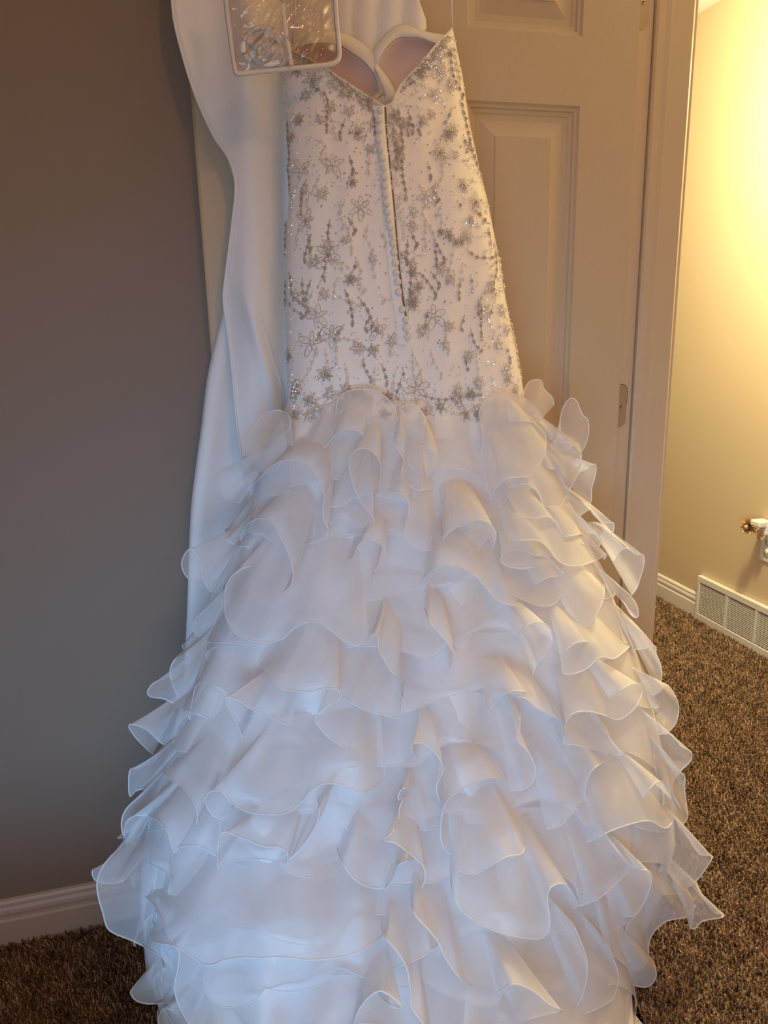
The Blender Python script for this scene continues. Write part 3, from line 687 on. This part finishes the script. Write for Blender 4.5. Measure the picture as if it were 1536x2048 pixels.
# ------------------------------------------------------------------ ruffles: traced hems
c5 = lambda L: [(340+.4036*u, 760+.4036*v_) for u, v_ in L]
c6 = lambda L: [(840+.3646*u, 760+.3646*v_) for u, v_ in L]
c7 = lambda L: [(160+.4557*u, 1300+.4557*v_) for u, v_ in L]
c8 = lambda L: [(760+.4818*u, 1300+.4818*v_) for u, v_ in L]
HEMS = [  # (hem pixels, H upwards in px (negative = turned up, attached below), lift)
 (c5([(415,430),(365,380),(365,310),(410,230),(470,170),(540,150),(595,185),(590,240),(540,280)]), -60, .035),
 (c5([(820,220),(828,110),(870,60),(960,45),(1040,65),(1100,120),(1125,190),(1100,260),(1040,320)]), -70, .028),
 (c5([(1125,150),(1160,125),(1210,125),(1255,170),(1270,220),(1245,280)]), -60, .03),
 (c5([(1100,260),(1130,340),(1160,400),(1150,450),(1175,510),(1230,545),(1300,540)]), 60, .035),
 (c5([(1175,350),(1185,420),(1240,470),(1290,470),(1330,420),(1325,370),(1275,330),(1215,305)]), 50, .03),
 (c5([(600,385),(700,370),(770,330),(810,280),(860,250),(930,250),(970,290),(980,330)]), 55, .035),
 (c5([(700,430),(760,455),(810,490),(860,488),(895,465)]), 60, .03),
 (c5([(1040,500),(1045,430),(1020,370),(965,338),(910,355),(888,420),(900,490),(930,580),(975,640),(1010,690),(995,735),(930,770),(870,776)]), 60, .045),
 (c5([(760,620),(810,630),(860,620),(905,585),(960,570),(1050,550)]), 70, .035),
 (c5([(330,570),(430,500),(500,430),(580,395),(650,410),(710,450),(745,520),(765,580),(755,640),(765,700),(785,740),(770,780),(720,800),(640,830)]), 40, .045),
 (c5([(395,490),(330,420),(260,440),(228,475),(235,530),(280,590),(350,610)]), 30, .03),
 (c5([(355,810),(355,760),(390,710),(450,685),(510,710),(550,780),(590,870),(610,960),(600,1020),(565,1050),(620,1058)]), 60, .045),
 (c5([(200,1020),(130,1005),(75,965),(58,900),(95,838),(135,858),(152,910),(170,1000),(210,1055),(270,1080)]), 40, .03),
 (c5([(280,770),(290,800),(340,820),(400,830)]), 60, .03),
 (c5([(460,930),(400,920),(320,960),(280,1020),(270,1100),(280,1180),(320,1250),(380,1285),(480,1298),(560,1280),(610,1235),(680,1200),(740,1200),(800,1240),(860,1290),(930,1315),(985,1280)]), 100, .05),
 (c5([(150,1240),(135,1195),(115,1185),(105,1220),(140,1270),(220,1300),(330,1290)]), 70, .03),
 (c5([(1060,530),(1110,550),(1160,570),(1185,620),(1175,690),(1160,760),(1180,800),(1230,835),(1310,845),(1350,830)]), 60, .045),
 (c5([(1380,820),(1350,810),(1360,780),(1420,730),(1530,697)]), 60, .045),
 (c5([(860,900),(905,880),(940,810),(1000,790),(1060,830),(1060,880),(1020,940),(1010,1000)]), 50, .04),
 (c5([(985,1290),(1000,1255),(1030,1270),(1035,1330),(1070,1400),(1110,1455),(1165,1486)]), 60, .05),
 (c5([(1260,1130),(1290,1200),(1340,1260),(1390,1320),(1410,1370),(1380,1450)]), 50, .045),
 (c5([(450,1370),(460,1440),(500,1490),(560,1530),(680,1545),(760,1530),(830,1535),(835,1580),(770,1620),(720,1670),(740,1720),(800,1780),(880,1830),(960,1860),(1060,1880)]), 90, .05),
 (c6([(10,1110),(70,1040),(150,1015),(230,1030),(310,1080),(370,1150),(430,1210),(520,1240),(580,1240)]), 70, .05),
 (c6([(390,260),(330,210),(335,140),(380,90),(460,70),(550,90),(620,140),(670,200),(680,280)]), -70, .03),
 (c6([(430,245),(530,225),(620,235),(680,290),(690,360),(670,440),(620,520),(540,535),(470,545),(420,590),(390,640),(375,690)]), 50, .045),
 (c6([(570,60),(600,10),(660,0),(680,50),(725,95),(732,140)]), -60, .0),
 (c6([(775,310),(770,220),(785,150),(825,100),(860,120),(890,190),(920,220),(925,290),(900,370),(880,395)]), -50, .01),
 (c6([(680,290),(730,330),(790,345),(830,345),(820,380),(770,385),(700,370)]), 50, .035),
 (c6([(680,430),(690,470),(740,490),(790,475),(830,500),(870,490),(885,420),(870,350)]), 50, .03),
 (c6([(875,500),(920,490),(940,465),(965,470),(960,530),(940,600),(940,660),(920,700)]), 20, .015),
 (c6([(480,620),(520,580),(590,575),(650,620),(680,690),(760,700),(800,640),(860,530),(885,490)]), 60, .04),
 (c6([(140,905),(120,900),(125,860),(200,800),(300,770),(370,780),(415,840),(400,920),(385,970)]), 60, .045),
 (c6([(430,860),(520,880),(640,880),(700,920),(750,985),(800,1015),(870,1020),(940,1000),(1000,970),(1025,955),(1010,985)]), 70, .045),
 (c6([(750,865),(830,855),(920,840),(990,860),(990,900),(970,920)]), 60, .035),
 (c6([(740,970),(650,965),(560,940),(480,940),(440,980),(470,1015),(560,1035),(680,1015),(750,1005)]), 50, .04),
 (c6([(500,690),(540,740),(620,760),(700,750),(750,790),(760,835)]), 50, .04),
 (c6([(870,750),(930,710),(945,730),(1000,780),(1060,785),(1060,830),(1040,860),(1090,890),(1120,930)]), 40, .02),
 (c6([(1060,1000),(1120,920),(1190,960),(1220,955),(1230,1000),(1210,1080),(1190,1140),(1160,1180)]), 40, .02),
 (c6([(1080,1120),(1150,1180),(1190,1240),(1195,1300),(1160,1290),(1120,1220)]), 40, .02),
 (c6([(1010,1110),(1005,1200),(970,1280),(920,1350),(820,1365)]), 60, .04),
 (c6([(620,1130),(700,1085),(790,1070),(740,1020)]), 50, .04),
 (c6([(620,1620),(640,1560),(700,1500),(725,1420),(700,1350),(640,1330),(570,1360),(535,1420)]), 40, .05),
 (c6([(1010,1460),(940,1440),(860,1440),(800,1490),(780,1560),(790,1610),(850,1610),(920,1580),(990,1520),(1060,1530),(1120,1490),(1165,1445)]), 70, .05),
 (c6([(1165,1445),(1160,1475),(1230,1475),(1290,1460),(1295,1500),(1320,1560),(1325,1640),(1300,1700)]), 60, .025),
 (c7([(500,330),(450,250),(410,160),(395,100),(410,50),(460,0)]), 40, .025),
 (c7([(560,300),(440,250),(370,215),(310,205),(297,180),(330,140),(395,120)]), 50, .02),
 (c7([(520,455),(430,440),(360,410),(300,355),(250,330),(213,332),(250,390),(320,458)]), 60, .025),
 (c7([(340,480),(260,515),(218,530),(218,640),(250,615),(320,605)]), 40, .02),
 (c7([(320,600),(240,660),(195,710),(182,770),(200,830),(250,860)]), 50, .02),
 (c7([(345,520),(380,550),(440,590),(490,650),(515,720),(505,805)]), 60, .05),
 (c7([(205,860),(195,800),(210,745),(260,725),(330,740),(380,790),(400,850),(415,890),(440,865),(520,860),(600,905)]), 70, .045),
 (c7([(165,825),(190,825),(185,860),(140,900),(95,960),(75,1020),(80,1080),(100,1150),(130,1230),(240,1280),(350,1340),(410,1400)]), 70, .03),
 (c7([(90,955),(55,965),(60,1000),(85,1018),(150,1025),(200,1005),(225,960)]), 50, .04),
 (c7([(285,1080),(330,1125),(365,1190),(395,1260),(470,1330),(560,1383),(640,1360),(720,1350),(800,1352),(870,1347),(1000,1360),(1130,1350),(1230,1320),(1330,1250),(1360,1170)]), 110, .055),
 (c7([(320,1200),(318,1275),(400,1295),(435,1320),(430,1400),(415,1470),(430,1550),(480,1641),(540,1720)]), 60, .045),
 (c7([(300,1400),(235,1480),(222,1505),(250,1540),(310,1553),(380,1545),(415,1555)]), 80, .015),
 (c7([(430,1600),(400,1580),(370,1570),(350,1600),(345,1641),(380,1700),(460,1740)]), 60, .03),
 (c7([(640,750),(585,725),(552,670),(565,625),(620,620),(670,672),(740,712),(820,722),(900,716),(965,675),(1010,622),(1070,588),(1150,592),(1215,625),(1280,605),(1350,540)]), 110, .06),
 (c7([(715,395),(690,320),(650,250),(640,205),(690,220),(760,262),(840,295),(922,335)]), 60, .05),
 (c7([(1405,150),(1415,200),(1410,270),(1380,298),(1340,285),(1270,270),(1190,230),(1140,190)]), 70, .05),
 (c7([(605,965),(605,880),(625,800),(700,820),(800,860),(870,865),(910,890),(905,935),(870,920)]), 60, .055),
 (c7([(900,935),(960,880),(1020,800),(1050,720),(1045,640)]), 50, .045),
 (c7([(1130,870),(1150,930),(1200,1000),(1270,1040),(1340,1040),(1380,1000),(1400,940),(1450,915)]), 80, .055),
 (c7([(1180,1700),(1230,1570),(1300,1500),(1350,1510),(1400,1550),(1410,1570),(1360,1560),(1310,1500)]), 70, .045),
 (c8([(450,285),(460,240),(500,190),(560,170),(630,180)]), 50, .05),
 (c8([(530,190),(600,200),(660,245),(730,280),(770,290)]), 60, .045),
 (c8([(820,395),(780,360),(770,310),(800,265),(860,255),(930,270),(990,290),(1050,250),(1085,190),(1085,150),(1050,140),(1000,165),(910,220)]), 60, .055),
 (c8([(750,340),(760,385),(820,398),(900,415),(1010,440),(960,380),(930,300)]), 70, .045),
 (c8([(1130,190),(1165,170),(1185,140),(1220,180),(1240,240),(1225,310),(1180,350)]), 30, .015),
 (c8([(1160,350),(1210,350),(1250,400),(1290,420),(1290,460),(1250,500),(1215,550),(1220,610),(1250,655)]), 40, .02),
 (c8([(1200,480),(1262,520),(1264,580),(1272,640),(1275,700),(1240,740)]), 60, .0),
 (c8([(165,455),(145,440),(130,400),(150,385),(190,395),(240,440),(262,500),(235,560),(245,620),(270,650)]), 60, .05),
 (c8([(315,840),(300,850),(260,810),(252,730),(270,640),(320,590),(400,545),(470,530),(540,550)]), 60, .055),
 (c8([(580,240),(580,330),(570,370),(620,430),(645,490),(635,550),(590,580),(540,580)]), 60, .05),
 (c8([(690,742),(750,728),(800,670),(830,630),(858,635),(850,590),(880,500),(960,450)]), 80, .045),
 (c8([(1070,670),(1100,600),(1160,545),(1200,600),(1225,660),(1210,720),(1180,740),(1120,710),(1050,720),(960,750),(880,790),(820,810)]), 70, .045),
 (c8([(160,560),(90,580),(75,620),(100,610),(80,660),(85,710),(130,740),(200,745),(250,735)]), 50, .045),
 (c8([(85,700),(50,760),(15,790),(60,800),(130,850),(180,900),(185,960),(150,1020)]), 60, .05),
 (c8([(140,870),(80,890),(60,940),(30,985),(0,990)]), 60, .045),
 (c8([(290,895),(330,915),(390,930),(450,900),(520,860),(590,845),(605,790)]), 100, .055),
 (c8([(290,900),(300,1000),(340,1080),(420,1140),(520,1180),(640,1200),(690,1180),(705,1120),(695,1040),(710,985),(760,970),(800,1010),(820,1060),(800,1070)]), 110, .055),
 (c8([(820,1065),(910,1030),(990,960),(1040,905),(990,840),(930,770)]), 70, .045),
 (c8([(1010,1105),(1060,1100),(1100,1040),(1125,970),(1120,920),(1080,912),(1040,900)]), 60, .05),
 (c8([(1080,1010),(1160,1012),(1230,1010),(1310,960),(1350,910),(1380,855),(1330,850),(1290,800)]), 80, .03),
 (c8([(1260,980),(1300,1040),(1300,1110),(1285,1150),(1310,1155),(1340,1125),(1420,1110),(1420,1090),(1385,1090),(1340,1020),(1310,960)]), 50, .02),
 (c8([(925,1180),(930,1230),(1000,1290),(1060,1330),(1110,1290),(1120,1200),(1180,1130),(1280,1105),(1310,1060)]), 90, .03),
 (c8([(960,1300),(1000,1360),(1050,1390),(1110,1398),(1145,1360),(1140,1310),(1120,1270)]), 70, .02),
 (c8([(0,1320),(50,1325),(110,1300),(180,1270),(240,1220)]), 80, .045),
 (c8([(130,1020),(140,1090),(200,1160),(240,1210),(280,1290),(330,1360),(380,1390)]), 70, .055),
 (c8([(0,1130),(20,1190),(70,1250),(110,1320),(125,1400),(130,1480),(170,1540),(220,1620)]), 60, .05),
 (c8([(480,1435),(520,1400),(570,1388),(640,1420),(700,1470),(755,1498),(700,1510),(620,1530),(540,1553)]), 80, .055),
 (c8([(780,1100),(830,1200),(860,1300),(850,1400),(820,1480)]), 50, .035),
 (c8([(925,1180),(960,1260),(990,1350),(970,1440),(920,1480),(850,1510)]), 60, .03),
]
G = np.zeros((40, 24, 3))          # ivory satin lining showing under the last flounce on the right
for i in range(40):
    y = 1925+i*4.3; xe = np.interp(y, [1925, 1960, 2048, 2100], [1238, 1256, 1268, 1272])
    for j in range(24):
        px = 1150+(xe-1150)*j/23; G[i, j] = rest(px, y, ysil(y)-.022-.008*math.sin((px-y*.12)*.09)*(1-j/23)+.05*(j/23)**6)
        G[i, j, 2] = max(G[i, j, 2], .014)
o = grid('satin_hem', G, SATIN, dress); sdd = o.modifiers.new('s', 'SOLIDIFY'); sdd.thickness = .0015
AX = lambda y: .5*(xl(y)+xr_(y))
def place(px, py, off):
    """world point: on the body surface pushed out towards the viewer side by off"""
    return rest(px, py, surfY(px, py, False)-off)
def ruffle(hem, H, lift, seed):
    r_ = random.Random(seed)
    hp = spline(hem, 7); L = np.sum(np.linalg.norm(np.diff(hp, axis=0), axis=1)); n = int(max(24, min(110, L/5.5))); hp = resample(hp, n)
    s = np.linspace(0, 1, n); E0, E1 = hp[0], hp[-1]; mid = hp.mean(0)
    cx_ = AX(mid[1]); shx = max(-70, min(70, (cx_-mid[0])*.22))
    if H < 0: shx *= .6
    k = 12; G = np.zeros((n, k, 3))
    # smoothed hem as the guide of the gathered edge
    w_ = max(3, n//3); pad = np.r_[np.repeat(hp[:1], w_, 0), hp, np.repeat(hp[-1:], w_, 0)]
    ker = np.ones(2*w_+1)/(2*w_+1); smh = np.stack([np.convolve(pad[:, q], ker, 'valid') for q in (0, 1)], 1)
    H2 = H*1.35 if H > 0 else H*1.25
    att = (smh-mid)*np.array([.74, .5])+mid+np.array([shx, -H2-(.25*(hp[:, 1].max()-hp[:, 1].min()) if H > 0 else 0)])
    tang = np.gradient(hp, axis=0); tl = np.linalg.norm(tang, axis=1)+1e-6
    curl = np.sin(np.cumsum(np.r_[0, np.diff(np.unwrap(np.arctan2(tang[:, 1], tang[:, 0])))])*.8+seed)
    ph = seed*1.7; rngy = hp[:, 1].max()-hp[:, 1].min()+1e-6
    for i in range(n):
        e_ = min(1, min(s[i], 1-s[i])*6); e_ = e_*e_*(3-2*e_)
        off_h = lift*.78*(.35+.65*e_)+.006*curl[i]*e_+(.022 if abs(H) and rngy > 45 else 0)*((hp[:, 1].max()-hp[i][1])/rngy)**1.2*e_*(H > 0)+.004*math.sin(s[i]*9+ph)
        Hh = place(hp[i][0], hp[i][1], off_h); A = place(att[i][0], att[i][1], .006)
        nrm = np.array([0, -1.0, .15])
        for j in range(k):
            v_ = j/(k-1); vv = v_**1.0
            G[i, j] = A*(1-vv)+Hh*vv + nrm*(.008*math.sin(math.pi*v_)*e_ + .0028*math.sin(s[i]*L/16+ph)*math.sin(math.pi*v_))
    o = grid('ruffle', G, ORG, dress)
    m = MB(); m.tube(G[:, -1], .00115, 6); m.obj('wired_hem', HEMM, o, True)
for i, (h_, H, lf) in enumerate(HEMS): ruffle(h_, H, lf, i)

# gathered flounces that run round the flanks and the far side of the skirt
def band(y, drop, n_w, amp, a0, a1, seed):
    n = 150; k = 8; G = np.zeros((n, k, 3))
    for i in range(n):
        ang = a0+(a1-a0)*i/(n-1); t = -math.cos(ang)
        for j in range(k):
            v_ = j/(k-1); yy = y+drop*v_; a, b2 = xl(yy), xr_(yy)
            dep = min(.05+.25*max(0, (yy-900)/1200), 1.40-ysil(yy))
            p = onY((a+b2)/2+(b2-a)/2*t, yy, ysil(yy))
            if math.sin(ang) > 0: p = onY((a+b2)/2+(b2-a)/2*t, yy, surfY((a+b2)/2+(b2-a)/2*t, yy, False))
            else: p[1] += dep*abs(math.sin(ang))
            fl_ = v_**1.3*(.022+amp*math.sin(i/n*n_w*6.283+seed)); la = v_*amp*math.cos(i/n*n_w*12.5+seed)
            d = np.array([t, -math.sin(ang), 0]); p = p+d*fl_+np.array([abs(math.sin(ang))*la, 0, 0])
            p[1] = min(p[1], 1.448); p[2] = max(p[2]+v_*.012*math.sin(i/n*n_w*6.283*1.5+seed*2), .008)
            G[i, j] = p
    o = grid('ruffle', G, ORG, dress); m = MB(); m.tube(G[:, -1], .00115, 6); m.obj('wired_hem', HEMM, o, True)
for q, y in enumerate((850, 960, 1075, 1190, 1310, 1430, 1550, 1670, 1790, 1900, 1990)):
    band(y, 115+q*3, 9+q*.6, .012, math.pi*1.06, math.pi*1.94, q*1.3)
def tier(y, drop, nw, seed):      # one soft gathered layer across the visible half, under the curled flounces
    n = 150; k = 9; G = np.zeros((n, k, 3)); r2 = np.random.default_rng(seed)
    ph = r2.uniform(0, 6.28, 4); fr = nw*r2.uniform(.7, 1.4, 4)
    for i in range(n):
        u = i/(n-1); t = -math.cos(.12+u*(math.pi-.24))
        w1 = math.sin(u*6.283*fr[0]+ph[0]); w2 = math.sin(u*6.283*fr[1]+ph[1]); w3 = math.sin(u*6.283*fr[2]*1.7+ph[2])
        for j in range(k):
            v_ = j/(k-1); yy = y+(drop+26*w2+14*w3)*v_; a, b2 = xl(yy), xr_(yy)
            px = (a+b2)/2+(b2-a)/2*t+v_*(16*math.cos(u*12.566*fr[0]+ph[3]))
            G[i, j] = rest(px, yy, surfY(px, yy, False)-.003-v_**1.2*(.016+.008*w1)-.003*math.sin(u*70+seed)*v_*(1-v_)*4)
    o = grid('ruffle', G, ORG, dress); m = MB(); m.tube(G[:, -1], .0007, 5); m.obj('wired_hem', HEMM, o, True)
for q, y in enumerate((838, 935, 1040, 1150, 1265, 1385, 1500, 1615, 1730, 1840, 1950)): tier(y, 135, 2.6+.12*q, q+40)

# ------------------------------------------------------------------ clear vinyl pocket with piping (belongs to the garment bag's flap)
pk = empty('vinyl_pocket', onY(570, 60, 1.20)); tag(pk, 'clear vinyl accessory pouch with white piping hanging over the top of the bodice', 'pouch')
PKY = 1.205
def pY(px, py): return PKY+.006*math.sin(px*.03)*math.sin(py*.02)
corn = [(446, -120), (452, 0), (461, 75), (470, 138), (474, 146), (484, 147), (560, 139), (640, 131), (662, 128), (674, 122), (679, 110), (677, 85), (672, 30), (668, -40), (664, -120)]
out = resample(spline(corn), 130)
def wob(px, py):
    return .0030*math.sin(px*.13+py*.06+1.5*math.sin(py*.09))+.0024*math.sin(px*.06-py*.17+1)+.0020*math.sin(px*.27+py*.21+2*math.sin(px*.07))
def pocket_sheet(name, dy, mm, wb):
    G = np.zeros((80, 70, 3))
    for i in range(80):
        y = -120+(266-18*(0))*i/79
        for j in range(70):
            t = j/69; yl = y if y < 146 else 146
            xa = np.interp(min(yl, 146), [-120, 0, 75, 138, 147], [446, 452, 461, 470, 474]); xb = np.interp(yl, [-120, -40, 30, 85, 112, 128], [664, 668, 672, 677, 679, 672])
            px = xa+(xb-xa)*t; yb = 147-18*t; yy = -120+(yb+120)*i/79
            e_ = min(1, 8*min(t, 1-t))*min(1, 8*(1-i/79))
            G[i, j] = onY(px, yy, pY(px, yy)+dy*e_*1.0+wb*.75*wob(px, yy)*e_)
    return grid(name, G, mm, pk)
pocket_sheet('front_sheet', -.012, VINYL, 1.0); pocket_sheet('back_sheet', .010, VINYL, .5)
m = MB(); m.tube([onY(x, y, pY(x, y)) for x, y in out], .0036, 8); m.obj('piping', mat('pouch_piping', (.74, .69, .65), .45), pk, True)
dv = resample(spline([(562, -120), (565, 0), (572, 60), (583, 130)]), 40); G = []
for (x, y) in dv: G.append([onY(x+d, y, pY(x, y)-.013-(.001 if abs(d) < 3 else 0)) for d in (-4, -1.5, 1.5, 4)])
grid('divider_strip', np.array(G), mat('divider_weld', (.70, .64, .60), .35), pk)
# rolled satin strap inside the left compartment
rl = empty('rolled_strap', onY(535, 100, PKY)); tag(rl, 'rolled white satin strap inside the clear vinyl pouch', 'strap')
cen = onY(530, 100, PKY-.0005); ux = (onY(560, 98, PKY)-onY(530, 100, PKY)); ux /= np.linalg.norm(ux); uz = np.array([0, 0, 1.0]); uz = uz-ux*(uz@ux); uz /= np.linalg.norm(uz); un = np.cross(ux, uz)
for (turns, r0, r1, tr, sh) in ((2.6, .0110, .0250, .0044, 0.0), (1.2, .0265, .0290, .0036, 2.0), (1.5, .004, .010, .0042, 4.0)):
    pts = []; N_ = int(60*turns)
    for i in range(N_):
        a = i/(N_-1)*2*math.pi*turns+sh; r = r0+(r1-r0)*i/(N_-1)+.0007*math.sin(a*2.3+sh)
        pts.append(cen+ux*(r*1.12*math.cos(a))+uz*(r*.95*math.sin(a))+un*(.003*math.sin(a*.7+sh)))
    m = MB(); m.tube(pts, [tr*(1+.18*math.sin(i*.35+sh)) for i in range(N_)], 8); m.obj('satin_coil', SATIN, rl, True)
m = MB(); m.tube([onY(505+5*math.sin(i*.5), 100+18*math.sin(i*.23+1)-i*.3, PKY-.006+.002*math.sin(i)) + ux*.0008*i for i in range(42)], .0016, 6); m.obj('loose_end', SATIN, rl, True)
print('objects', len(bpy.data.objects), 'tris', sum(len(o.data.polygons) for o in bpy.data.objects if o.type == 'MESH'))
